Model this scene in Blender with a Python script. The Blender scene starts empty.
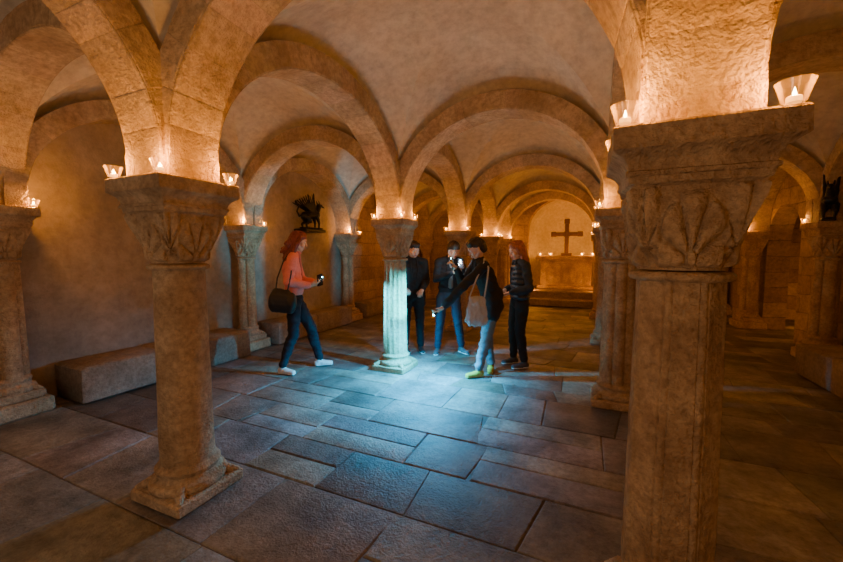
import bpy, bmesh, math, random
import numpy as np
from mathutils import Vector, Matrix, noise
random.seed(7)
YAW=math.radians(24)
CS,SN=math.cos(YAW),math.sin(YAW)
scene=bpy.context.scene
COL=scene.collection

# ------------------------------------------------------------------ materials
def newmat(name):
    m=bpy.data.materials.new(name); m.use_nodes=True
    nt=m.node_tree; b=nt.nodes['Principled BSDF']
    return m,nt,b
def N(nt,t,**k):
    n=nt.nodes.new(t)
    for a,v in k.items(): setattr(n,a,v)
    return n
def mixc(nt,fac,a,b,mode='MIX'):
    n=N(nt,'ShaderNodeMix',data_type='RGBA',blend_type=mode)
    for s,v in ((0,fac),(6,a),(7,b)):
        if isinstance(v,bpy.types.NodeSocket): nt.links.new(v,n.inputs[s])
        else: n.inputs[s].default_value=v if s==0 else (*v[:3],1)
    return n.outputs[2]
def ramp(nt,src,p0,p1,c0=(0,0,0),c1=(1,1,1)):
    r=N(nt,'ShaderNodeValToRGB'); r.color_ramp.elements[0].position=p0; r.color_ramp.elements[1].position=p1
    r.color_ramp.elements[0].color=(*c0,1); r.color_ramp.elements[1].color=(*c1,1)
    nt.links.new(src,r.inputs[0]); return r.outputs[0]
def stone_mat(name,c1,c2,scale=2.0,rough=.85,bump=.35,brick=None,tint=False,pits=.5,spec=.3,fine=.75):
    m,nt,b=newmat(name); L=nt.links.new
    tc=N(nt,'ShaderNodeTexCoord')
    n1=N(nt,'ShaderNodeTexNoise'); n1.inputs['Scale'].default_value=scale; n1.inputs['Detail'].default_value=7; n1.inputs['Roughness'].default_value=.62
    n2=N(nt,'ShaderNodeTexNoise'); n2.inputs['Scale'].default_value=scale*9; n2.inputs['Detail'].default_value=6; n2.inputs['Roughness'].default_value=.7
    n3=N(nt,'ShaderNodeTexNoise'); n3.inputs['Scale'].default_value=70; n3.inputs['Detail'].default_value=3
    for n in (n1,n2,n3): L(tc.outputs['Object'],n.inputs['Vector'])
    col=mixc(nt,ramp(nt,n1.outputs[0],.36,.66),c1,c2)
    col=mixc(nt,fine,col,ramp(nt,n2.outputs[0],.3,.6,(.45,.41,.37),(1,1,1)),'MULTIPLY')
    h=N(nt,'ShaderNodeMath',operation='MULTIPLY_ADD'); L(n2.outputs[0],h.inputs[0]); h.inputs[1].default_value=1.0
    h3=N(nt,'ShaderNodeMath',operation='MULTIPLY'); L(n3.outputs[0],h3.inputs[0]); h3.inputs[1].default_value=pits
    L(h3.outputs[0],h.inputs[2]); height=h.outputs[0]
    if brick:
        ax,bw,rh=brick
        sp=N(nt,'ShaderNodeSeparateXYZ'); L(tc.outputs['Object'],sp.inputs[0])
        cb=N(nt,'ShaderNodeCombineXYZ'); L(sp.outputs[ax],cb.inputs[0]); L(sp.outputs[2],cb.inputs[1])
        wn=mixc(nt,.12,cb.outputs[0],n1.outputs[1],'ADD')
        bt=N(nt,'ShaderNodeTexBrick'); L(wn,bt.inputs['Vector'])
        bt.inputs['Scale'].default_value=1; bt.inputs['Brick Width'].default_value=bw; bt.inputs['Row Height'].default_value=rh
        bt.inputs['Mortar Size'].default_value=.010; bt.inputs['Mortar Smooth'].default_value=.9
        bt.inputs['Color1'].default_value=(1,1,1,1); bt.inputs['Color2'].default_value=(.72,.66,.6,1); bt.inputs['Mortar'].default_value=(.62,.57,.52,1)
        col=mixc(nt,1.0,col,bt.outputs[0],'MULTIPLY')
        ms=N(nt,'ShaderNodeMath',operation='MULTIPLY_ADD'); L(bt.outputs[1],ms.inputs[0]); ms.inputs[1].default_value=-.8; L(height,ms.inputs[2]); height=ms.outputs[0]
    if tint:
        at=N(nt,'ShaderNodeVertexColor',layer_name='tint'); col=mixc(nt,1.0,col,at.outputs[0],'MULTIPLY')
    L(col,b.inputs['Base Color'])
    rr=N(nt,'ShaderNodeMapRange'); L(n2.outputs[0],rr.inputs[0]); rr.inputs[3].default_value=rough-.15; rr.inputs[4].default_value=min(1,rough+.15)
    L(rr.outputs[0],b.inputs['Roughness']); b.inputs['Specular IOR Level'].default_value=spec
    bp=N(nt,'ShaderNodeBump'); bp.inputs['Strength'].default_value=bump; bp.inputs['Distance'].default_value=.02
    L(height,bp.inputs['Height']); L(bp.outputs[0],b.inputs['Normal'])
    return m
def simple_mat(name,c,rough=.6,metal=0,bump=0,bscale=60,c2=None,stretch=None,emit=None,es=0):
    m,nt,b=newmat(name); L=nt.links.new
    tc=N(nt,'ShaderNodeTexCoord'); mp=N(nt,'ShaderNodeMapping'); L(tc.outputs['Object'],mp.inputs[0])
    if stretch: mp.inputs['Scale'].default_value=stretch
    n=N(nt,'ShaderNodeTexNoise'); n.inputs['Scale'].default_value=bscale; n.inputs['Detail'].default_value=4; L(mp.outputs[0],n.inputs['Vector'])
    c2=c2 or tuple(x*.72 for x in c)
    L(mixc(nt,ramp(nt,n.outputs[0],.35,.65),c2,c),b.inputs['Base Color'])
    b.inputs['Roughness'].default_value=rough; b.inputs['Metallic'].default_value=metal
    if bump:
        bp=N(nt,'ShaderNodeBump'); bp.inputs['Strength'].default_value=bump; bp.inputs['Distance'].default_value=.004
        L(n.outputs[0],bp.inputs['Height']); L(bp.outputs[0],b.inputs['Normal'])
    if emit: b.inputs['Emission Color'].default_value=(*emit,1); b.inputs['Emission Strength'].default_value=es
    return m
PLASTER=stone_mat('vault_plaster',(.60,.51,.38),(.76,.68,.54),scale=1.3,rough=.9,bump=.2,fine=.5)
ARCHST=stone_mat('arch_stone',(.48,.35,.21),(.72,.57,.39),scale=2.5,rough=.9,bump=.75,tint=True,pits=.8,fine=.8)
COLST=stone_mat('column_sandstone',(.40,.26,.14),(.68,.50,.31),scale=3.5,rough=.85,bump=1.0,pits=.9,fine=.8)
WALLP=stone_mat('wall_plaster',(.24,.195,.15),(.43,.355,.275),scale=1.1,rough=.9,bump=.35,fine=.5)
WALLX=stone_mat('wall_blocks_x',(.38,.26,.14),(.58,.42,.26),scale=2,rough=.9,bump=.9,brick=(1,.56,.30))
WALLY=stone_mat('wall_blocks_y',(.38,.26,.14),(.58,.42,.26),scale=2,rough=.9,bump=.9,brick=(0,.56,.30))
BENCH=stone_mat('bench_stone',(.24,.18,.13),(.38,.30,.23),scale=3,rough=.85,bump=.7)
FLOORM=stone_mat('floor_flagstone',(.11,.096,.082),(.32,.285,.245),scale=2.6,rough=.55,bump=.7,tint=True,spec=.45,fine=.85)
WAX=simple_mat('candle_wax',(.85,.7,.45),.5,emit=(1,.45,.1),es=2.5)
FLAME=simple_mat('flame',(1,.7,.3),.5,emit=(1,.6,.2),es=70)
BLACKM=simple_mat('black_bronze',(.02,.019,.018),.45,metal=.6,bump=.4,bscale=40)
WOOD=simple_mat('dark_wood',(.11,.05,.022),.55,bump=.5,bscale=25,stretch=(1,1,.15))
def glass_mat():
    m=bpy.data.materials.new('candle_glass'); m.use_nodes=True; nt=m.node_tree; nt.nodes.clear(); L=nt.links.new
    o=N(nt,'ShaderNodeOutputMaterial'); t=N(nt,'ShaderNodeBsdfTransparent'); t.inputs[0].default_value=(.97,.95,.92,1)
    g=N(nt,'ShaderNodeBsdfGlossy'); g.inputs['Roughness'].default_value=.08
    tr=N(nt,'ShaderNodeBsdfTranslucent'); tr.inputs[0].default_value=(.8,.6,.4,1)
    f=N(nt,'ShaderNodeLayerWeight'); f.inputs[0].default_value=.3
    ad=N(nt,'ShaderNodeMixShader'); ad.inputs[0].default_value=.12; L(g.outputs[0],ad.inputs[1]); L(tr.outputs[0],ad.inputs[2])
    mr=N(nt,'ShaderNodeMapRange'); L(f.outputs['Fresnel'],mr.inputs[0]); mr.inputs[3].default_value=.03; mr.inputs[4].default_value=.45
    mx=N(nt,'ShaderNodeMixShader'); L(mr.outputs[0],mx.inputs[0]); L(t.outputs[0],mx.inputs[1]); L(ad.outputs[0],mx.inputs[2]); L(mx.outputs[0],o.inputs[0])
    return m
GLASS=glass_mat()

# ------------------------------------------------------------------ mesh helpers
class MB:
    def __init__(s): s.v=[]; s.f=[]; s.m=[]; s.t=[]
    def add(s,v,f,mi=0,tint=(1,1,1)):
        o=len(s.v); s.v+= [tuple(p) for p in v]; s.f+=[tuple(i+o for i in q) for q in f]; s.m+=[mi]*len(f); s.t+=[tint]*len(f)
    def obj(s,name,mats,smooth=True,angle=35,parent=None,tint=False,recalc=True):
        me=bpy.data.meshes.new(name); me.from_pydata(s.v,[],s.f)
        for m in mats: me.materials.append(m)
        me.polygons.foreach_set('material_index',s.m)
        if tint:
            ca=me.color_attributes.new('tint','FLOAT_COLOR','CORNER'); a=[]
            for p,t in zip(me.polygons,s.t): a+=list((*t,1.0))*p.loop_total
            ca.data.foreach_set('color',a)
        if recalc:
            bm=bmesh.new(); bm.from_mesh(me); bmesh.ops.recalc_face_normals(bm,faces=bm.faces); bm.to_mesh(me); bm.free()
        ob=bpy.data.objects.new(name,me); COL.objects.link(ob)
        if smooth:
            me.shade_smooth()
            try: me.set_sharp_from_angle(angle=math.radians(angle))
            except Exception: pass
        if parent: ob.parent=parent
        return ob
def rings(rs,closed=True,cap0=True,cap1=True):
    n=len(rs[0]); v=[p for r in rs for p in r]; f=[]
    for i in range(len(rs)-1):
        for j in range(n if closed else n-1):
            k=(j+1)%n; f.append((i*n+j,i*n+k,(i+1)*n+k,(i+1)*n+j))
    if cap0: f.append(tuple(range(n))[::-1])
    if cap1: f.append(tuple((len(rs)-1)*n+j for j in range(n)))
    return v,f
def box(mb,x0,x1,y0,y1,z0,z1,c=.01,mi=0,tint=(1,1,1),jit=0):
    r=[]
    zs=[(z0,c),(z0+c,0),(z1-c,0),(z1,c)]
    for z,i in zs:
        q=[(x0+i+c,y0+i),(x1-i-c,y0+i),(x1-i,y0+i+c),(x1-i,y1-i-c),(x1-i-c,y1-i),(x0+i+c,y1-i),(x0+i,y1-i-c),(x0+i,y0+i+c)]
        r.append([(x+random.uniform(-jit,jit),y+random.uniform(-jit,jit),z+random.uniform(-jit,jit)*.6) for x,y in q])
    v,f=rings(r); mb.add(v,f,mi,tint)

# ------------------------------------------------------------------ grid of supports
XS=[-4.87,-2.26,.31,3.0]; YS=[-1.2,1.5,4.18,6.9,9.5,11.3]
P={(i,j):(XS[i],YS[j]) for i in range(4) for j in range(6)}
P[1,1]=(-2.27,1.47); P[2,1]=(.315,1.66); P[0,1]=(-4.87,1.52); P[1,2]=(-2.25,4.22); P[2,2]=(.305,4.13); P[0,2]=(-4.87,4.2)
HTOP=1.92; ZS=2.03; HI=.98; HV=1.14; PW=.168

mb=MB(); n=24
for i in range(3):
    for j in range(5):
        a,b,c,d=P[i,j],P[i+1,j],P[i+1,j+1],P[i,j+1]
        V=[]
        for q in range(2*n+1):
            for p in range(2*n+1):
                t1=(p-n)/n*math.pi/2; t2=(q-n)/n*math.pi/2
                s=(math.sin(t1)+1)/2; t=(math.sin(t2)+1)/2
                x=(a[0]*(1-s)+b[0]*s)*(1-t)+(d[0]*(1-s)+c[0]*s)*t
                y=(a[1]*(1-s)+b[1]*s)*(1-t)+(d[1]*(1-s)+c[1]*s)*t
                c1,c2=math.cos(t1),math.cos(t2)
                z=ZS+HV*max(c1,c2)+.34*c1*c2+.008*noise.noise(Vector((x*2,y*2,0)))
                V.append((x,y,z))
        F=[]; w=2*n+1
        for q in range(2*n):
            for p in range(2*n):
                A,B,C,D=q*w+p,q*w+p+1,(q+1)*w+p+1,(q+1)*w+p
                if (p<n)==(q<n): F+= [(A,B,C),(A,C,D)]
                else: F+=[(A,B,D),(B,C,D)]
        mb.add(V,F)
mb.obj('ceiling',[PLASTER],angle=28,recalc=False)

def arch(name,p0,p1,width=.33,nv=17):
    p0=Vector((*p0,0)); p1=Vector((*p1,0)); d=p1-p0; L=d.length; d.normalize(); s=Vector((-d.y,d.x,0)); mid=(p0+p1)/2
    ai,ao=L/2-PW,L/2-.01; mb=MB()
    def pt(th,inner,dr=0):
        a=(ai if inner else ao); h=(HI if inner else HV+.03)
        a+=dr; h+=dr
        return a*math.cos(th),ZS+h*math.sin(th)
    def place(u,z,w): q=mid+d*u+s*w; return (q.x,q.y,z)
    W=width/2
    rs=[]; path=[]
    for z in (HTOP,ZS): path.append(((ai,z),(ao,z)))
    for k in range(1,49):
        th=math.pi*k/48; path.append((pt(th,True),pt(th,False)))
    path.append(((-ai,HTOP),(-ao,HTOP)))
    for (ui,zi),(uo,zo) in path:
        rs.append([place(ui,zi,-W+.004),place(ui,zi,W-.004),place(uo,zo,W-.004),place(uo,zo,-W+.004)])
    v,f=rings(rs); mb.add(v,f,0,(.8,.78,.74))
    ths=[math.pi*k/nv+ (random.uniform(-.28,.28)*math.pi/nv if 0<k<nv else 0) for k in range(nv+1)]
    g=.0025
    for k in range(nv):
        t0,t1=ths[k]+g,ths[k+1]-g; tt=random.uniform(.85,1.06); tint=(tt,tt*random.uniform(.95,1.0),tt*random.uniform(.9,1))
        dr=-random.uniform(.003,.007); ww=W+random.uniform(-.001,.002); rs=[]
        for q in range(5):
            th=t0+(t1-t0)*q/4; e=.003 if q in(0,4) else 0
            ui,zi=pt(th,True,dr+e); uj,zj=pt(th,True,dr+.014); uo,zo=pt(th,False)
            rs.append([place(ui,zi,-ww+.014),place(ui,zi,ww-.014),place(uj,zj,ww-e),place(uo,zo,ww-e),place(uo,zo,-ww+e),place(uj,zj,-ww+e)])
        v,f=rings(rs); mb.add(v,f,0,tint)
    return mb.obj(name,[ARCHST],angle=30,tint=True)
for i in range(4):
    for j in range(6):
        if i<3: arch('vault_arch',P[i,j],P[i+1,j])
        if j<5: arch('vault_arch',P[i,j],P[i,j+1],width=.40 if i in(0,3) else .33)

# ------------------------------------------------------------------ columns
def ring(z,s,w,nseg,mod=None):
    o=[]
    for k in range(nseg):
        th=2*math.pi*k/nseg; c,sn=math.cos(th),math.sin(th)
        r=(1-w)*s+w*s/max(abs(c),abs(sn))
        if mod: r=mod(th,z,r)
        o.append((r*c,r*sn,z))
    return o
def sm(a,b,x):
    t=min(1,max(0,(x-a)/(b-a))); return t*t*(3-2*t)
def capm(p0,p1,r0,r1,side=None,ks=1.0,n=14,hm=4):
    p0=Vector(p0); p1=Vector(p1); d=p1-p0
    d=d.normalized() if d.length>1e-5 else Vector((0,0,1))
    e=Vector(side) if side is not None else (Vector((1,0,0)) if abs(d.x)<.8 else Vector((0,1,0)))
    e1=(e-d*e.dot(d))
    if e1.length<1e-4: e1=d.orthogonal()
    e1.normalize(); e2=d.cross(e1)
    rs=[]
    for (p,r,a0,a1) in ((p0,r0,-90,0),(p1,r1,0,90)):
        for k in range(hm+1):
            a=math.radians(a0+(a1-a0)*k/hm); cr=max(math.cos(a),.02)*r
            rs.append([tuple(p+d*(math.sin(a)*r)+e1*(cr*ks*math.cos(2*math.pi*q/n))+e2*(cr*math.sin(2*math.pi*q/n))) for q in range(n)])
    return rings(rs)
def column(name,loc,r=.168,ab=.285,kind='round',htop=HTOP,zbase=0.0,carve=1,hi=True):
    mb=MB(); NS=96 if hi else 48
    z0=zbase; bs=.80
    pl=r*(1.36 if (kind=='oct' and hi) else 1.55); kb=.9 if (kind=='oct' and hi) else 1.0
    if zbase: box(mb,-pl-.04,pl+.04,-pl-.04,pl+.04,0,zbase+.002,.015,jit=.004)
    box(mb,-pl,pl,-pl,pl,z0,z0+.095*bs,.012,jit=.004)
    rs=[]
    prof=[(.09,1.36),(.10,1.45),(.12,1.50),(.14,1.49),(.158,1.44),(.165,1.33),(.175,1.24),(.19,1.19),(.205,1.18),(.212,1.2),(.225,1.25),(.24,1.26),(.255,1.2),(.262,1.12),(.275,1.07)]
    for z,k in prof: rs.append(ring(z0+z*bs,r*max(k*kb,1.06),0,NS))
    v,f=rings(rs); mb.add(v,f)
    for sx in(-1,1):
        for sy in(-1,1):
            p=Vector((sx*r*.98,sy*r*.98,z0+.125*bs)); q=Vector((sx*(pl-.028),sy*(pl-.028),z0+.098*bs))
            v,f=capm(p,q,.034,.016); mb.add(v,f)
    zc0,zc1=htop-.50,htop-.165
    def mod(th,z,rr):
        if kind=='oct':
            a=((th+math.pi/8)%(math.pi/4))-math.pi/8
            rr2=rr*.965/math.cos(a)
            e=abs(abs(a)-math.pi/8); rr2-=.006*math.exp(-((e-.09)/.018)**2)
            return min(rr2,rr*1.03)+.003*noise.noise(Vector((math.cos(th)*3,math.sin(th)*3,z*9)))
        if kind=='flute': return rr*(1.02-.085*abs(math.sin(8*th)))**1
        if kind=='cluster': return rr*(.86+.17*abs(math.cos(4*th))**.7)
        if kind=='quad': return rr*(.72+.42*abs(math.cos(2*th))**.6)
        return rr+.003*noise.noise(Vector((math.cos(th)*2,math.sin(th)*2,z*6)))
    NSH=192 if (kind!='round' and hi) else NS
    rs=[]; nz=40 if hi else 8
    for k in range(nz+1):
        t=k/nz; z=z0+.27*bs+(zc0-z0-.27*bs)*t
        rs.append(ring(z,r*(1.05-.10*t),0,NSH,mod))
    v,f=rings(rs); mb.add(v,f)
    rs=[ring(zc0-.02+.035*(1-math.cos(math.pi*k/8))/2,r*1.0+.022*math.sin(math.pi*k/8),0,NS) for k in range(9)]
    v,f=rings(rs); mb.add(v,f)
    NC=320 if hi else 96; nz=70 if hi else 16
    def cm(t):
        def g(th,z,rr):
            ph=((th+math.pi/4)%(math.pi/2))-math.pi/4; a=ph/(math.pi/4)
            d=0
            bx=a*1.05; by=(t-.12)*1.15; rad=math.hypot(bx,by); an=math.atan2(bx,by+.001)
            if by>-.1: d=max(d,abs(math.cos(an*4.0))**.6*sm(.86,.74,rad)*sm(.05,.2,rad))
            d=max(d,sm(.16,.08,rad))
            ca=(1-abs(a))*1.5; an2=math.atan2(ca,(t-.25)+.001)
            d2=abs(math.cos(an2*4.5+.4))**.7*sm(.55,.42,ca)*sm(.1,.25,t)
            d=max(d,d2*.9) if ca<.55 else d
            d*=sm(.0,.08,t)*sm(.93,.86,t)
            d=max(d,sm(.9,.93,t)*.8)
            return rr+carve*.028*(d-.45)+.003*noise.noise(Vector((math.cos(th)*6,math.sin(th)*6,z*12)))
        return g
    rs=[]
    for k in range(nz+1):
        t=k/nz; z=zc0+.02+(zc1-zc0-.02)*t
        s=r*1.04+(ab*.80-r*1.04)*(t**1.25)*1.0; w=sm(.05,.85,t)*.82
        rs.append(ring(z,s,w,NC,cm(t) if carve else None))
    v,f=rings(rs); mb.add(v,f)
    rs=[]
    for z,s in ((-.17,.76),(-.16,.82),(-.148,.825),(-.143,.79),(-.125,.805),(-.105,.85),(-.090,.93),(-.083,.975),(-.078,1.0),(-.045,1.0),(-.008,1.0),(0,.975)):
        rs.append([(x+.007*noise.noise(Vector((x*14,y*14,zz*12))),y+.007*noise.noise(Vector((y*14,x*14,zz*9))),zz+.002*noise.noise(Vector((x*12,y*12,0)))) for x,y,zz in ring(htop+z,ab*s,1,96)])
    v,f=rings(rs); mb.add(v,f)
    rs=[]
    for k in range(16):
        z=htop-.002+(ZS+.22-htop)*k/15
        rs.append([(x*(1+.04*noise.noise(Vector((x*18,y*18,z*16+loc[0])))),y*(1+.04*noise.noise(Vector((x*18,y*18+5,z*16)))),z) for x,y,_ in ring(z,.168,1,96)])
    v,f=rings(rs); mb.add(v,f)
    ob=mb.obj(name,[COLST],angle=32); ob.location=(loc[0],loc[1],0)
    return ob
kinds={(1,1):('round',.143,.245),(2,1):('oct',.145,.248),(1,2):('flute',.145,.225),(2,2):('cluster',.15,.25)}
ABS={}
for j in range(6):
    for i in (1,2):
        if j==5: continue
        k,r,ab=kinds.get((i,j),('round' if (i+j)%2 else 'oct',.148,.245))
        column('stone_column',P[i,j],r,ab,k,hi=(i,j) in kinds); ABS[i,j]=ab
for j in range(6):
    for i in (0,3):
        column('engaged_column',P[i,j],.125,.23,'quad',hi=j in(1,2,3),zbase=.14); ABS[i,j]=.23
for i in (1,2):
    column('engaged_column',P[i,5],.125,.23,'quad',hi=False); ABS[i,5]=.23

# ------------------------------------------------------------------ floor
mb=MB(); y=-1.75
while y<13.9:
    h=random.uniform(.30,.64); x=-5.3+random.uniform(-.5,0); sk0=0
    while x<5.2:
        w=random.uniform(.36,1.0); g=.0025; sk=random.uniform(-.05,.05)
        t=random.uniform(.55,1.35)
        def slabq(xa,xb,ya,yb,s0,s1,ti):
            tint=(ti,ti*random.uniform(.94,1.03),ti*random.uniform(.84,1.08))
            zt=[random.uniform(-.004,.0015) for _ in range(4)]
            def rr(ins,z): return [(xa+g+ins+s0,ya+g+ins,z),(xb-g-ins+s1,ya+g+ins,z),(xb-g-ins-s1,yb-g-ins,z),(xa+g+ins-s0,yb-g-ins,z)]
            top=[(a,b,zt[k]) for k,(a,b,c) in enumerate(rr(.010,0))]
            v,f=rings([rr(0,-.05),rr(0,-.009),rr(.004,-.0035),top]); mb.add(v,f,0,tint)
        if random.random()<.3 and w>.55 and h>.42:
            ym=y+h*random.uniform(.35,.65)
            slabq(x,x+w,y,ym,0,0,t); slabq(x,x+w,ym,y+h,0,0,random.uniform(.6,1.3)); sk=0
        else: slabq(x,x+w,y,y+h,sk0,sk,t)
        x+=w; sk0=sk
    y+=h
mb.add([(-5.6,-2,-.009),(5.6,-2,-.009),(5.6,14.2,-.009),(-5.6,14.2,-.009)],[(0,1,2,3)],0,(.5,.46,.42))
mb.obj('floor',[FLOORM],angle=25,tint=True,recalc=False)

# ------------------------------------------------------------------ walls
def wall(name,M,s0,s1,top,th,opening=None,mats=(WALLP,),matf=None):
    mb=MB(); ss=set(np.linspace(s0,s1,49).tolist())
    if opening:
        c,w,sp,hh=opening
        for k in range(25): ss.add(c-w*math.cos(math.pi*k/24))
    ss=sorted(ss)
    def low(s):
        if opening and abs(s-c)<=w+1e-6: return sp+hh*math.sqrt(max(0,1-((s-c)/w)**2))
        return 0
    for a,b in zip(ss[:-1],ss[1:]):
        if b-a<1e-6: continue
        m=(a+b)/2; ins=opening and abs(m-c)<w
        la,lb=(low(a),low(b)) if ins else (0,0)
        mi=matf(m) if matf else 0
        for dd in (0,th): mb.add([M(a,dd,la),M(b,dd,lb),M(b,dd,top),M(a,dd,top)],[(0,1,2,3)],mi)
        mb.add([M(a,0,top),M(b,0,top),M(b,th,top),M(a,th,top)],[(0,1,2,3)],mi)
        if ins: mb.add([M(a,0,la),M(b,0,lb),M(b,th,lb),M(a,th,la)],[(0,1,2,3)],mi)
    if opening:
        for s in (c-w,c+w): mb.add([M(s,0,0),M(s,th,0),M(s,th,sp),M(s,0,sp)],[(0,1,2,3)],matf(s) if matf else 0)
    for s in (s0,s1): mb.add([M(s,0,0),M(s,th,0),M(s,th,top),M(s,0,top)],[(0,1,2,3)],0)
    return mb.obj(name,list(mats),smooth=False,recalc=False)
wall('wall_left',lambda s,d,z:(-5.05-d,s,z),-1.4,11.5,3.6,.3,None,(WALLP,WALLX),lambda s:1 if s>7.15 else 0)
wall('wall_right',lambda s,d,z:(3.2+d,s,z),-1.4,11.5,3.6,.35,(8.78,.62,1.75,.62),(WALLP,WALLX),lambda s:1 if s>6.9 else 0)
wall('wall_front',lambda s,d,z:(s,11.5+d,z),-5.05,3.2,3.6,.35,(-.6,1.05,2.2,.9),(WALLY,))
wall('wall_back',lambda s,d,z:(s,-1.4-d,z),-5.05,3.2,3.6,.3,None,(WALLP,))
mb=MB(); mb.add([(5.1,7.4,0),(5.1,11.4,0),(5.1,11.4,3),(5.1,7.4,3)],[(0,1,2,3)])
mb.obj('wall_chapel',[WALLX],smooth=False,recalc=False)
mb=MB(); mb.add([(3.55,11,0),(5.1,11,0),(5.1,11,3),(3.55,11,3)],[(0,1,2,3)]); mb.add([(3.55,7.4,0),(5.1,7.4,0),(5.1,7.4,3),(3.55,7.4,3)],[(0,1,2,3)]); mb.add([(3.55,7.4,3),(5.1,7.4,3),(5.1,11,3),(3.55,11,3)],[(0,1,2,3)])
mb.obj('wall_chapel_end',[WALLY],smooth=False,recalc=False)
mb=MB(); cx,cy,R=-.6,12.5,1.2; rs=[]
def plan(r):
    o=[(cx-r,11.84)]
    for k in range(25):
        a=math.pi-math.pi*k/24; o.append((cx+r*math.cos(a),cy+r*math.sin(a)))
    o.append((cx+r,11.84)); return o
for z in [0,.8,1.6,2.2]: rs.append([(x,y_,z) for x,y_ in plan(R)])
for k in range(1,13):
    a=math.pi/2*k/12; rs.append([(x,y_,2.2+1.05*math.sin(a)) for x,y_ in plan(R*max(.01,math.cos(a)))])
v,f=rings(rs,closed=False,cap0=False,cap1=False); mb.add(v,f)
mb.obj('wall_apse',[PLASTER],angle=50,recalc=False)
mb=MB(); box(mb,-1.9,.7,10.95,11.55,0.001,.2,.02,jit=.003); box(mb,-1.62,.42,11.35,13.4,.0,.4,.02,jit=.003)
mb.obj('altar_steps',[BENCH],angle=40)
mb=MB(); ax,ay=-.6,12.35
box(mb,ax-.82,ax+.82,ay-.36,ay+.36,.401,.52,.02); box(mb,ax-.72,ax+.72,ay-.28,ay+.28,.5,1.26,.015)
for k in range(7):
    xx=ax-.60+k*.2; box(mb,xx-.07,xx+.07,ay-.30,ay-.27,.6,1.18,.01)
box(mb,ax-.78,ax+.78,ay-.33,ay+.33,1.25,1.31,.015); box(mb,ax-.86,ax+.86,ay-.39,ay+.39,1.30,1.42,.02)
mb.obj('altar',[COLST],angle=40)
mb=MB(); box(mb,ax-.16,ax+.16,ay-.1,ay+.1,1.42,1.50,.012); box(mb,ax-.06,ax+.06,ay-.035,ay+.035,1.48,2.48,.012); box(mb,ax-.38,ax+.38,ay-.04,ay+.03,2.02,2.14,.012)
box(mb,ax-.08,ax+.08,ay-.05,ay+.04,2.0,2.16,.01)
for sx,sz in ((-.38,2.08),(.38,2.08),(0,2.47)): box(mb,ax+sx-.078,ax+sx+.078,ay-.045,ay+.035,sz-.078,sz+.078,.015)
mb.obj('altar_cross',[WOOD],angle=40)

def bench(y0,y1,x0,x1,h):
    mb=MB(); y=y0
    while y<y1-.05:
        L=min(random.uniform(.8,1.3),y1-y)
        if y1-(y+L)<.3: L=y1-y
        box(mb,x0+random.uniform(-.015,.015),x1,y+.003,y+L-.003,0,h+random.uniform(-.015,.01),.022,jit=.008); y+=L
    return mb.obj('stone_bench',[BENCH],angle=50)
bench(1.9,3.90,-5.03,-4.48,.38); bench(4.5,6.60,-5.03,-4.55,.36); bench(7.25,9.15,-5.03,-4.6,.36)
bench(4.5,6.1,2.42,3.18,.38); bench(1.9,3.8,2.7,3.18,.36)

# ------------------------------------------------------------------ candle cups
def cupmeshes():
    H=.07
    mbg=MB(); NS=32
    prof=[(.024,0),(.027,.002),(.031,.02),(.039,.05),(.046,H),(.0445,H),(.0375,.05),(.0295,.02),(.0255,.010)]
    rs=[[(r*math.cos(2*math.pi*k/NS),r*math.sin(2*math.pi*k/NS),z) for k in range(NS)] for r,z in prof]
    v,f=rings(rs); mbg.add(v,f); g=mbg.obj('g',[GLASS],angle=50)
    mbw=MB(); rs=[[(r*math.cos(2*math.pi*k/20),r*math.sin(2*math.pi*k/20),z) for k in range(20)] for r,z in ((.018,.011),(.018,.026),(.016,.028),(.002,.027))]
    v,f=rings(rs); mbw.add(v,f); w=mbw.obj('w',[WAX])
    mbf=MB(); rs=[[(r*math.cos(2*math.pi*k/10),r*math.sin(2*math.pi*k/10),z) for k in range(10)] for r,z in ((.001,.028),(.004,.033),(.005,.038),(.003,.046),(.0005,.055))]
    v,f=rings(rs); mbf.add(v,f); fl=mbf.obj('f',[FLAME])
    res=[o.data for o in (g,w,fl)]
    for o in (g,w,fl): bpy.data.objects.remove(o)
    return res
CM=cupmeshes()
def candle(x,y,z,power=4.0,sc=1.0):
    e=bpy.data.objects.new('candle_cup',None); e.empty_display_size=.03; COL.objects.link(e); e.location=(x,y,z); e.scale=(sc,)*3
    for nm,me in zip(('glass','wax','flame'),CM):
        o=bpy.data.objects.new(nm,me); COL.objects.link(o); o.parent=e
    l=bpy.data.lights.new('candle_light','POINT'); l.energy=power*random.uniform(.8,1.2); l.color=(1,.38,.045); l.shadow_soft_size=.012
    o=bpy.data.objects.new('candle_light',l); COL.objects.link(o); o.parent=e; o.location=(0,0,.075)
CK=.9
def corners(i,j,cs,p=8.5):
    x,y=P[i,j]; a=ABS[i,j]-.034
    for sx,sy in cs: candle(x+sx*a,y+sy*a,HTOP,p*CK)
A,B,C,D=(-1,-1),(1,-1),(1,1),(-1,1)
corners(1,1,(A,B,C,D),9.5); corners(2,1,(A,B,D),10); corners(1,2,(A,B,C,D),7); corners(2,2,(A,B,D),8)
corners(1,3,(A,B,D),9); corners(2,3,(A,B,D),8); corners(1,4,(A,B,C),10); corners(2,4,(A,B,D),9)
corners(0,1,(B,C),11); corners(0,2,(B,C),9); corners(0,3,(B,C),10); corners(0,4,(B,C),11); corners(3,3,(D,),11); corners(3,2,(A,D),5); corners(3,4,(A,D),7)
corners(1,5,(A,B),10); corners(2,5,(A,B),10)
for sx in (-.74,.74): candle(ax+sx,ay-.28,1.421,16,1.3)
for sx in (-.45,.45): candle(ax+sx,ay-.2,1.421,11,1.3)
for sx in (-.92,.92): candle(ax+sx,11.5,.402,13,1.4)
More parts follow.
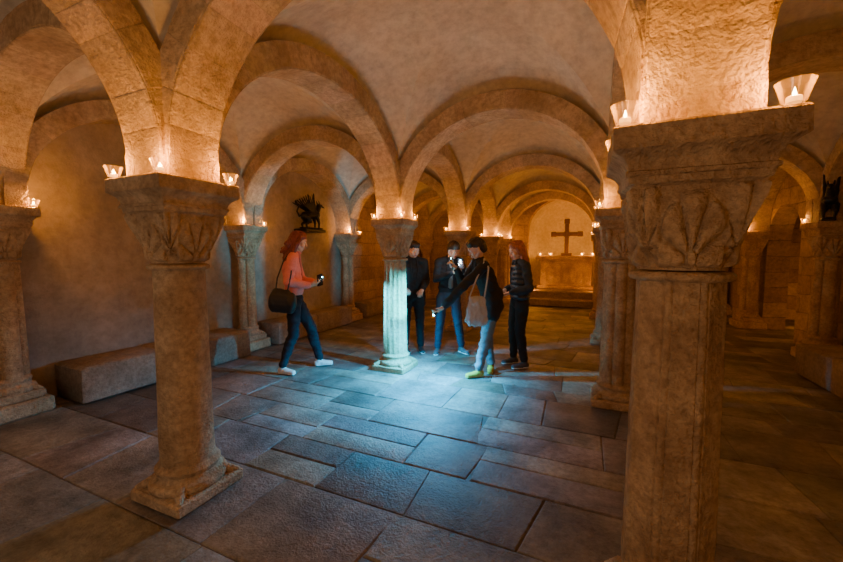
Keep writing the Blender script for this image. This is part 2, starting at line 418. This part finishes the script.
candle(4.2,9.6,0.001,22,1.5); candle(4.6,8.2,0.001,16,1.5)

# ------------------------------------------------------------------ remeshed organic forms
def organic(name,prims,mats,voxel,smooth=4,wr=0.0,parent=None,wscale=(14,14,7)):
    mb=MB()
    for p in prims:
        v,f=capm(p[0],p[1],p[2],p[3],p[4],p[5]); mb.add(v,f)
    o=mb.obj('tmp',[],smooth=False)
    m=o.modifiers.new('r','REMESH'); m.mode='VOXEL'; m.voxel_size=voxel; m.adaptivity=0
    if smooth:
        s=o.modifiers.new('s','SMOOTH'); s.factor=.5; s.iterations=smooth
    dg=bpy.context.evaluated_depsgraph_get(); dg.update()
    me=bpy.data.meshes.new_from_object(o.evaluated_get(dg)); bpy.data.objects.remove(o)
    me.name=name
    if wr:
        me.update()
        co=[(v.co.copy(),v.normal.copy()) for v in me.vertices]
        for v,(c,nn) in zip(me.vertices,co):
            q=Vector((c.x*wscale[0],c.y*wscale[1],c.z*wscale[2]))
            v.co=c+nn*wr*(1-2*abs(noise.noise(q))+.5*noise.noise(q*2.3))
    me.materials.clear()
    for mt in mats: me.materials.append(mt)
    if len(mats)>1:
        nf=len(me.polygons); ce=np.empty(nf*3); me.polygons.foreach_get('center',ce); ce=ce.reshape(-1,3)
        best=np.full(nf,1e9); lab=np.zeros(nf,int)
        for p in prims:
            a=np.array(p[0],float); b_=np.array(p[1],float); d=b_-a; L=max(d@d,1e-9)
            t=np.clip(((ce-a)@d)/L,0,1); q=a+t[:,None]*d; w=ce-q
            if p[5]!=1.0 and p[4] is not None:
                s=np.array(p[4],float); s/=np.linalg.norm(s); comp=w@s; w=w-np.outer(comp*(1-1/p[5]),s)
            dist=np.linalg.norm(w,axis=1)-(p[2]+(p[3]-p[2])*t)
            k=dist<best; best[k]=dist[k]; lab[k]=p[6]
        me.polygons.foreach_set('material_index',lab.astype(np.int32))
    me.shade_smooth()
    ob=bpy.data.objects.new(name,me); COL.objects.link(ob)
    if parent: ob.parent=parent
    return ob
def cloth(name,c,rough=.85,b=.3): return simple_mat(name,c,rough,bump=b,bscale=120,c2=tuple(x*.85 for x in c))
SKIN=simple_mat('skin',(.64,.40,.30),.5,bump=.05,bscale=30,c2=(.58,.34,.25))
LIP=simple_mat('lips',(.45,.14,.12),.45); EYEW=simple_mat('eye_white',(.7,.66,.62),.3); EYED=simple_mat('iris',(.03,.02,.015),.2)
def V3(t): return Vector(t)
def hand(prims,w,d,nrm,curl=.5,sgn=1):
    w=V3(w); d=V3(d).normalized(); nrm=V3(nrm); nrm=(nrm-d*nrm.dot(d)).normalized(); s=d.cross(nrm)*sgn
    prims.append((w-d*.03,w+d*.02,.024,.024,s,1.15,0))
    prims.append((w+d*.015,w+d*.075,.017,.016,s,2.2,0))
    for k,(ln) in enumerate((.07,.08,.074,.058)):
        p=w+d*.078+s*(.030-.020*k); a=curl*.4
        for q,fr in enumerate((.42,.32,.26)):
            dd=d*math.cos(a)+nrm*math.sin(a); e=p+dd*ln*fr
            prims.append((p,e,.0095-.001*q,.0085-.001*q,None,1,0)); p=e; a+=curl*(.8+.06*k)
    p=w+d*.025+s*.028; dd=(d*.6+s*.75+nrm*.35).normalized(); e=p+dd*.036; prims.append((p,e,.012,.010,None,1,0))
    dd=(d*.85+s*.3+nrm*.45).normalized(); prims.append((e,e+dd*.032,.010,.008,None,1,0))
def person(name,loc,J,f,look,top,bot,shoe,hairc,hair,build=1.0,coat=None,toes=None,hands=None,sole=(.7,.7,.68),collar=None,shirt=None,hem=.02):
    E=bpy.data.objects.new(name,None); E.empty_display_size=.2; COL.objects.link(E); E.location=(loc[0],loc[1],0); E.rotation_euler=(0,0,YAW)
    J={k:V3(v) for k,v in J.items()}; f=V3((f[0],f[1],0)).normalized(); s=V3((f.y,-f.x,0))
    mats=[cloth(name+'_top',top),cloth(name+'_trousers',bot)]
    B_=[]; b=build
    pel,ch,nk=J['pelvis'],J['chest'],J['neck']; wa=pel.lerp(ch,.45)
    B_+= [(pel-V3((0,0,.03)),pel+V3((0,0,.0)),.10*b,.10*b,s,1.5,1),
          (pel+V3((0,0,hem+.06)),wa,.112*b,.104*b,s,1.45,0),(wa,ch,.104*b,.114*b,s,1.45,0),
          (ch,ch.lerp(nk,.65),.108*b,.072*b,s,1.45,0),(ch.lerp(nk,.55),nk,.06*b,.052*b,s,1.1,0),
          (J['shR'],J['shR'].lerp(nk,.75),.058*b,.05*b,None,1,0),(J['shL'],J['shL'].lerp(nk,.75),.058*b,.05*b,None,1,0)]
    for S in 'RL':
        B_+= [(J['sh'+S],J['el'+S],.060*b,.050*b,None,1,0),(J['el'+S],J['wr'+S],.050*b,.040*b,None,1,0)]
        B_+= [(J['hip'+S],J['kn'+S],.088*b,.064*b,None,1,1),(J['kn'+S],J['an'+S]+V3((0,0,.03)),.062*b,.048*b,None,1,1),
              (J['kn'+S].lerp(J['an'+S],.2)-f*.012,J['kn'+S].lerp(J['an'+S],.5)-f*.01,.058*b,.052*b,None,1,1)]
    if coat:
        B_.append((wa,pel-V3((0,0,coat)),.10*b,.118*b,s,1.5,0))
        for S in 'RL': B_.append((J['hip'+S]+V3((0,0,.05)),J['hip'+S].lerp(J['kn'+S],.25+coat),.10*b,.100*b,None,1,0))
    organic('body',B_,mats,.012,4,.009,E,(9,9,13))
    if shirt:
        cc=ch.lerp(wa,.5)+f*.095*b
        organic('shirt_front',[(cc-V3((0,0,.14)),nk+f*.045+V3((0,0,-.03)),.026,.026,s,1.5,0)],[cloth(name+'_shirt',shirt)],.007,2,.002,E)
    lp=[]
    for sg in (-1,1):
        a0=nk+s*(sg*.045)+f*.052; a1=ch.lerp(wa,.6)+f*.118*b+s*(sg*.035)
        mid=ch+V3((0,0,.03))+f*.108*b+s*(sg*.055)
        lp+=[(a0,mid,.013,.015,None,1,0),(mid,a1,.015,.008,None,1,0)]
    organic('lapels',lp,[cloth(name+'_lapel',tuple(c*.7 for c in top))],.006,2,0,E)
    cr=[]
    for k in range(12):
        a0,a1=2*math.pi*k/12,2*math.pi*(k+1)/12
        q=lambda a:nk+s*(math.cos(a)*.062*b)+f*(math.sin(a)*.06*b+.005)+V3((0,0,.018-.02*math.sin(a)))
        cr.append((q(a0),q(a1),.018,.018,None,1,0))
    organic('collar',cr,[cloth(name+'_collar',collar or tuple(c*.8 for c in top))],.008,2,0,E)
    toes=toes or {}
    SH=[]
    sm_=simple_mat(name+'_shoe',shoe,.5,bump=.2); so=simple_mat(name+'_sole',sole,.7)
    for S in 'RL':
        t=toes.get(S,(f.x,f.y)); t=V3((t[0],t[1],0)).normalized(); sd=V3((t.y,-t.x,0)); an=J['an'+S]; g=V3((an.x,an.y,0))
        SH+=[(g-t*.035+V3((0,0,.045)),g+t*.05+V3((0,0,.045)),.036,.036,sd,1.0,0),(g+t*.04+V3((0,0,.042)),g+t*.15+V3((0,0,.034)),.034,.026,sd,1.35,0),
             (g-t*.01+V3((0,0,.05)),g-t*.005+V3((0,0,.1)),.04,.042,None,1,0),
             (g-t*.045+V3((0,0,.014)),g+t*.16+V3((0,0,.014)),.0135,.0135,sd,2.8,1)]
    organic('shoes',SH,[sm_,so],.007,2,0,E)
    hc=J['head']; fw=V3(look).normalized(); rt=fw.cross(V3((0,0,1))).normalized(); up=rt.cross(fw)
    T=lambda x,y,z: hc+rt*x+fw*y+up*z
    H=[(T(0,-.025,.035),T(0,.012,.035),.079,.074,rt,.95,0),(T(0,.02,.01),T(0,.03,-.055),.066,.048,rt,.95,0),(T(0,.045,-.085),T(0,.05,-.088),.027,.025,rt,1.2,0),
       (T(0,.086,.012),T(0,.101,-.022),.008,.013,None,1,0),(T(-.030,.074,.036),T(.030,.074,.036),.014,.014,None,1,0),
       (T(-.036,.055,-.02),T(-.036,.060,-.03),.026,.024,None,1,0),(T(.036,.055,-.02),T(.036,.060,-.03),.026,.024,None,1,0),
       (T(-.055,-.0,-.04),T(-.02,.04,-.08),.028,.022,None,1,0),(T(.055,-.0,-.04),T(.02,.04,-.08),.028,.022,None,1,0),
       (T(0,.072,-.052),T(0,.077,-.056),.020,.018,rt,1.4,0),(T(0,.06,.012),T(0,.062,.012),.026,.026,rt,1.7,0),
       (T(.077,-.008,.012),T(.075,-.004,-.022),.012,.009,fw,1.6,0),(T(-.077,-.008,.012),T(-.075,-.004,-.022),.012,.009,fw,1.6,0),
       (T(0,-.025,-.04),nk+V3((0,0,-.01)),.048,.052,None,1,0)]
    organic('head',H,[SKIN],.0055,3,0,E)
    mb=MB()
    for sx in(-1,1):
        v,q=capm(T(sx*.027,.0785,.012),T(sx*.035,.0770,.012),.0085,.0085); mb.add(v,q,0)
        v,q=capm(T(sx*.030,.0845,.011),T(sx*.030,.085,.011),.0042,.0042); mb.add(v,q,1)
        v,q=capm(T(sx*.016,.0870,.033),T(sx*.046,.080,.035),.0030,.0022); mb.add(v,q,2)
    v,q=capm(T(-.017,.0895,-.052),T(.017,.0895,-.052),.0050,.0050); mb.add(v,q,3)
    v,q=capm(T(-.013,.089,-.060),T(.013,.089,-.060),.0055,.0055); mb.add(v,q,3)
    hm=simple_mat(name+'_hair',hairc,.5,bump=1.0,bscale=45,c2=tuple(c*.45 for c in hairc),stretch=(3,3,.5))
    mb.obj('face_features',[EYEW,EYED,hm,LIP],parent=E)
    HR=[(T(0,-.04,.048),T(0,.004,.064),.084,.074,rt,1.0,0),(T(0,-.065,.01),T(0,-.07,-.03),.070,.058,rt,1.1,0)]
    if hair=='short':
        HR+=[(T(-.045,.035,.092),T(.045,.04,.092),.028,.028,None,1,0),(T(.068,-.01,.045),T(.068,-.01,.0),.022,.012,None,1,0),(T(-.068,-.01,.045),T(-.068,-.01,.0),.022,.012,None,1,0)]
    if hair in('long','bob','wild'):
        ln={'long':.24,'bob':.15,'wild':.22}[hair]
        for sx in(-1,1):
            HR+=[(T(sx*.062,.015,.06),T(sx*.082,-.010,-.05),.026,.026,None,1,0),(T(sx*.082,-.015,-.04),T(sx*.078,-.02,-ln),.030,.020,None,1,0),(T(sx*.05,-.06,-.0),T(sx*.06,-.075,-ln*1.05),.045,.028,None,1,0)]
        HR+=[(T(0,-.075,0),T(0,-.09,-ln*1.1),.06,.04,rt,1.2,0)]
        if hair=='wild':
            for k in range(14):
                a=random.uniform(0,6.28); x=math.cos(a)*.07; z0=random.uniform(-.05,.05)
                HR.append((T(x,-.07,z0),T(x*1.3+random.uniform(-.03,.03),-.10-random.uniform(0,.07),z0-random.uniform(.08,.2)),.03,.014,None,1,0))
    if hair=='tied':
        HR+=[(T(0,-.11,.03),T(0,-.12,.02),.035,.035,None,1,0),(T(.066,0,.045),T(.07,-.03,.0),.022,.018,None,1,0),(T(-.066,0,.045),T(-.07,-.03,.0),.022,.018,None,1,0)]
    organic('hair',HR,[hm],.0075,2,.007,E,(45,45,10))
    HP=[]
    for S in 'RL':
        dflt=((J['wr'+S]-J['el'+S]),V3((0,0,-1)),.6); h=(hands or {}).get(S,dflt)
        hand(HP,J['wr'+S]+ (V3(h[0]).normalized()*.03),h[0],h[1],h[2],1 if S=='R' else -1)
    organic('hands',HP,[SKIN],.0045,1,0,E)
    return E
def part(E,name,prims,mat,vox=.008,sm_=2,wr=0,ws=(14,14,7)): return organic(name,prims,[mat],vox,sm_,wr,E,ws)
def slab(E,name,c,u,v_,w,mat):
    c,u,v_,w=map(V3,(c,u,v_,w)); mb=MB(); rs=[]
    for k,sc in ((-1,.92),(-.7,1),(.7,1),(1,.92)):
        rs.append([tuple(c+w*k+u*(a*sc)+v_*(b_*sc)) for a,b_ in ((-1,-.93),(-.9,-1),(.9,-1),(1,-.93),(1,.93),(.9,1),(-.9,1),(-1,.93))])
    vv,ff=rings(rs); mb.add(vv,ff); return mb.obj(name,[mat],parent=E)
PHONE=simple_mat('phone_black',(.015,.015,.018),.2)
TORCH=simple_mat('torch_lens',(.3,.9,1),.3,emit=(.15,.85,1),es=40)
def lens(E,p,r=.0135):
    mb=MB(); v,q=capm(p,(p[0]+.001,p[1],p[2]),r,r); mb.add(v,q); mb.obj('torch_lens',[TORCH],parent=E)

f=(.92,.35)
E=person('woman_in_pink_jacket',(-3.34,3.66),dict(
 pelvis=(-.05,0,.95),chest=(-.08,0,1.31),neck=(-.035,0,1.50),head=(.02,.0,1.64),
 shR=(-.01,-.17,1.43),shL=(-.11,.16,1.43),elR=(-.05,-.22,1.15),elL=(-.0,.18,1.15),wrR=(.15,-.10,1.10),wrL=(.17,.05,1.13),
 hipR=(-.03,-.09,.90),hipL=(-.07,.09,.90),knR=(-.03,-.13,.50),knL=(.12,.12,.50),anR=(-.16,-.17,.09),anL=(.2,.17,.09)),
 f,(.9,.2,-.28),(.85,.27,.25),(.007,.010,.019),(.75,.73,.70),(.24,.045,.03),'wild',1.0,toes={'R':(.8,-.25),'L':(.95,.3)},collar=(.6,.2,.2),
 hands={'R':((.8,.45,.1),(-.1,.5,.8),.9),'L':((.9,-.3,.0),(0,-.4,.8),.9)})
slab(E,'phone',(.28,-.02,1.16),(.036,.0,.01),(-.01,.03,.07),(.0,.004,-.002),PHONE)
lens(E,(.31,-.03,1.20),.007)
bl=cloth('bag_black',(.012,.012,.014),.5)
part(E,'shoulder_bag',[((-.22,-.25,.92),(-.0,-.27,.90),.06,.06,(0,0,1),2.2,0),((-.20,-.25,1.03),(-.04,-.27,1.01),.035,.035,(0,0,1),1.5,0)],bl,.009,3,.004)
st=[(-.19,-.25,1.05),(-.17,-.24,1.2),(-.11,-.17,1.42),(-.07,-.10,1.49),(-.01,-.17,1.475),(.0,-.25,1.25),(-.04,-.27,1.05)]
part(E,'bag_strap',[(st[k],st[k+1],.009,.009,None,1,0) for k in range(6)],bl,.005,1)
person('man_in_black',(-2.40,5.06),dict(
 pelvis=(0,0,.90),chest=(0,-.01,1.24),neck=(.0,-.02,1.42),head=(.02,-.05,1.545),
 shR=(-.17,-.02,1.36),shL=(.17,-.0,1.36),elR=(-.22,-.02,1.08),elL=(.21,.0,1.08),wrR=(-.12,-.2,1.0),wrL=(.15,-.18,.98),
 hipR=(-.09,0,.86),hipL=(.09,0,.86),knR=(-.1,-.02,.47),knL=(.11,-.02,.47),anR=(-.11,0,.09),anL=(.12,0,.09)),
 (.25,-.97),(.35,-.85,-.35),(.008,.008,.009),(.009,.009,.011),(.03,.03,.03),(.03,.02,.015),'short',1.0,coat=.03)
E=person('woman_in_dark_jacket',(-1.87,5.19),dict(
 pelvis=(0,0,.90),chest=(.0,-.01,1.24),neck=(.02,-.04,1.42),head=(.065,-.09,1.535),
 shR=(-.15,-.01,1.37),shL=(.17,-.04,1.37),elR=(-.19,-.09,1.12),elL=(.23,-.12,1.14),wrR=(.03,-.27,1.22),wrL=(.17,-.30,1.27),
 hipR=(-.09,0,.86),hipL=(.09,0,.86),knR=(-.13,-.04,.47),knL=(.14,-.03,.47),anR=(-.16,.0,.09),anL=(.2,.02,.09)),
 (.2,-.98),(.35,-.85,-.5),(.014,.015,.02),(.028,.045,.08),(.10,.10,.11),(.035,.02,.014),'tied',.97,toes={'R':(-.2,-.9),'L':(.5,-.8)},shirt=(.22,.23,.24),
 hands={'R':((.6,-.5,.3),(.3,.6,.4),.9),'L':((-.1,-.4,.8),(-.6,.3,.2),.9)})
slab(E,'phone',(.14,-.37,1.36),(.034,.01,.0),(-.01,.02,.07),(.0,.004,.0),PHONE)
lens(E,(.13,-.385,1.40),.008)
E=person('man_in_black_coat',(-1.163,4.47),dict(
 pelvis=(.13,.05,.91),chest=(.01,.0,1.24),neck=(-.07,-.04,1.41),head=(-.10,-.07,1.55),
 shR=(-.08,.13,1.355),shL=(-.02,-.19,1.345),elR=(-.24,.17,1.11),elL=(-.28,-.22,1.10),wrR=(-.31,.06,1.29),wrL=(-.48,-.16,.87),
 hipR=(.11,.13,.87),hipL=(.12,-.05,.87),knR=(.07,.14,.48),knL=(.03,-.10,.48),anR=(.13,.10,.09),anL=(-.06,-.14,.09)),
 (-.93,-.25),(-.85,-.1,-.5),(.010,.010,.011),(.12,.17,.20),(.50,.42,.06),(.035,.022,.015),'short',1.03,coat=.06,toes={'R':(-.2,-.9),'L':(-.95,-.3)},sole=(.4,.36,.1),
 hands={'L':((-.75,-.1,-.6),(-.4,.3,.6),.9),'R':((-.5,-.2,.6),(-.4,.0,-.5),.8)})
slab(E,'phone',(-.385,.03,1.39),(.012,.034,.0),(-.02,.0,.07),(.004,.0,.001),PHONE)
lens(E,(-.395,.025,1.435),.008)
tm=simple_mat('tote_canvas',(.42,.42,.42),.9,bump=.3,bscale=90,c2=(.36,.36,.36))
part(E,'tote_bag',[((-.12,-.285,.72),(-.11,-.275,.97),.043,.030,(1,0,0),3.1,0),((-.19,-.285,.70),(-.04,-.285,.70),.035,.035,(0,0,1),1.3,0)],tm,.008,3,.010,(20,20,9))
st=[(-.20,-.275,.99),(-.12,-.265,1.2),(-.03,-.225,1.39),(-.01,-.13,1.435),(.02,-.255,1.33),(.0,-.295,1.2),(-.03,-.285,.99)]
part(E,'tote_strap',[(st[k],st[k+1],.010,.010,None,1,0) for k in range(6)],tm,.005,1)
part(E,'torch',[((-.525,-.17,.83),(-.60,-.18,.775),.013,.016,None,1,0)],PHONE,.005,1)
lens(E,(-.610,-.181,.767))
E=person('woman_in_puffer_jacket',(-.81,4.95),dict(
 pelvis=(.02,0,.88),chest=(.015,0,1.22),neck=(-.01,0,1.40),head=(-.04,-.01,1.525),
 shR=(-.0,.15,1.34),shL=(.04,-.15,1.34),elR=(.04,.2,1.08),elL=(.08,-.21,1.06),wrR=(-.13,.1,1.02),wrL=(-.12,-.14,1.0),
 hipR=(.0,.09,.85),hipL=(.03,-.08,.85),knR=(-.04,.1,.46),knL=(.0,-.09,.46),anR=(-.02,.12,.09),anL=(.06,-.1,.09)),
 (-.97,-.2),(-.9,-.25,-.3),(.022,.030,.042),(.008,.008,.009),(.06,.06,.065),(.38,.12,.045),'long',.98,sole=(.75,.73,.7),collar=(.02,.03,.05))
pm=cloth('puffer',(.026,.034,.048),.45)
rl=[]
for k in range(7):
    z=.93+.065*k; w=.122-.008*abs(k-3)*.5; t=k/6
    c=Vector((.02-.005*t,0,z)); rl.append((c-Vector((.0,.07,0)),c+Vector((.0,.07,0)),w,w,(0,0,1),.42,0))
part(E,'puffer_quilting',rl,pm,.009,4,.003)

# ------------------------------------------------------------------ winged beast sculptures
def beast(name,loc,rotz,sc=1.0):
    E=[]; a=E.append
    a(((-.16,0,.26),(.12,0,.30),.075,.085,None,1,0)); a(((.12,0,.31),(.20,0,.46),.06,.045,None,1,0)); a(((.20,0,.48),(.25,0,.49),.05,.035,None,1,0))
    a(((.26,0,.485),(.34,0,.455),.026,.010,None,1,0)); a(((.19,.03,.52),(.17,.035,.58),.015,.006,None,1,0)); a(((.19,-.03,.52),(.17,-.035,.58),.015,.006,None,1,0))
    for y in(-.05,.05):
        a(((.10,y,.26),(.15,y*1.2,.13),.04,.026,None,1,0)); a(((.15,y*1.2,.13),(.14,y*1.2,.02),.025,.018,None,1,0)); a(((.14,y*1.2,.02),(.20,y*1.2,.018),.02,.015,None,1,0))
        a(((-.14,y,.24),(-.08,y*1.3,.15),.06,.04,None,1,0)); a(((-.08,y*1.3,.15),(-.18,y*1.3,.09),.032,.022,None,1,0)); a(((-.18,y*1.3,.09),(-.15,y*1.3,.02),.02,.017,None,1,0)); a(((-.15,y*1.3,.02),(-.09,y*1.3,.018),.019,.014,None,1,0))
    tl=[(-.2,0,.28),(-.29,0,.24),(-.34,0,.33),(-.30,0,.42),(-.35,0,.49)]
    for k in range(4): a((tl[k],tl[k+1],.022-.003*k,.02-.003*k,None,1,0))
    a((tl[4],(-.37,0,.53),.028,.01,None,1,0))
    for sy in(-1,1):
        for k in range(8):
            t=k/7; p=Vector((.06-.08*t,sy*.06,.34)); q=p+Vector((-.06-.27*t,sy*(.03+.02*t),.36-.20*t))
            a((p,q,.022,.011,(0,1,0),.5,0))
        a(((.06,sy*.05,.33),(-.0,sy*.08,.68),.03,.014,None,1,0))
    a(((-.24,0,.018),(.24,0,.018),.018,.018,(0,1,0),4.0,0))
    o=organic(name,E,[BLACKM],.008,2,.003); o.location=loc; o.rotation_euler=(0,0,rotz); o.scale=(sc,)*3
    return o
beast('winged_beast_sculpture',(-4.86,5.72,1.957),math.radians(80),.95)
mb=MB(); box(mb,-5.049,-4.74,5.44,6.0,1.90,1.955,.01)
mb.obj('wall_shelf',[BLACKM],angle=40)
beast('winged_beast_sculpture',(2.86,6.64,1.925),math.radians(246),.85)

# ------------------------------------------------------------------ lights
def light(name,kind,loc,energy,color,size=.03,rot=None,spot=None,blend=.5):
    l=bpy.data.lights.new(name,kind); l.energy=energy; l.color=color; l.shadow_soft_size=size
    if spot: l.spot_size=math.radians(spot); l.spot_blend=blend
    o=bpy.data.objects.new(name,l); COL.objects.link(o); o.location=loc
    if rot is not None: o.rotation_euler=(Vector(rot)-Vector(loc)).to_track_quat('-Z','Y').to_euler()
    return o
def wl(base,l): return (base[0]+l[0]*CS-l[1]*SN, base[1]+l[0]*SN+l[1]*CS, l[2])
tp=wl((-1.163,4.47),(-.655,-.30,.74))
light('torch_light','SPOT',tp,470,(.0,.50,1.0),.02,rot=(tp[0]-.16,tp[1]-.12,tp[2]-.75),spot=168,blend=.8)
light('torch_beam_light','SPOT',tp,300,(.0,.60,1.0),.02,rot=(-2.25,4.22,.95),spot=58,blend=.6)
mp_=wl((-1.163,4.47),(-.42,-.02,1.44))
light('phone_torch_light','SPOT',mp_,260,(.0,.60,1.0),.015,rot=(-2.25,4.22,.85),spot=46,blend=.8)
pp=wl((-3.34,3.66),(.37,-.07,1.19))
light('phone_torch_light','SPOT',pp,800,(.0,.55,1.0),.015,rot=(-2.2,4.2,.70),spot=52,blend=.9)
p3=wl((-1.87,5.19),(.12,-.43,1.37))
light('phone_screen_light','POINT',p3,7,(.6,.85,1.0),.02)
light('fill_light','POINT',(-1.2,-.9,1.0),27,(1,.84,.68),.35)  # soft fill added behind the camera to lift the vaults; no real lamp
light('fill_light','POINT',(-3.6,-.6,1.3),12,(1,.86,.72),.35)  # second added fill, further left, with no lamp as its source
light('fill_light','POINT',(.7,-.8,1.3),24,(1,.42,.09),.25)  # warm fill added behind the camera to brighten the near right column

w=bpy.data.worlds.new('World'); scene.world=w; w.use_nodes=True
w.node_tree.nodes['Background'].inputs[0].default_value=(.02,.02,.025,1); w.node_tree.nodes['Background'].inputs[1].default_value=.3

cam=bpy.data.cameras.new('camera'); cam.sensor_width=36; cam.lens=36*372/843; cam.clip_start=.05
co=bpy.data.objects.new('camera',cam); COL.objects.link(co); co.location=(0,0,1.5)
co.rotation_euler=(math.radians(90-4.3),0,YAW)
scene.camera=co
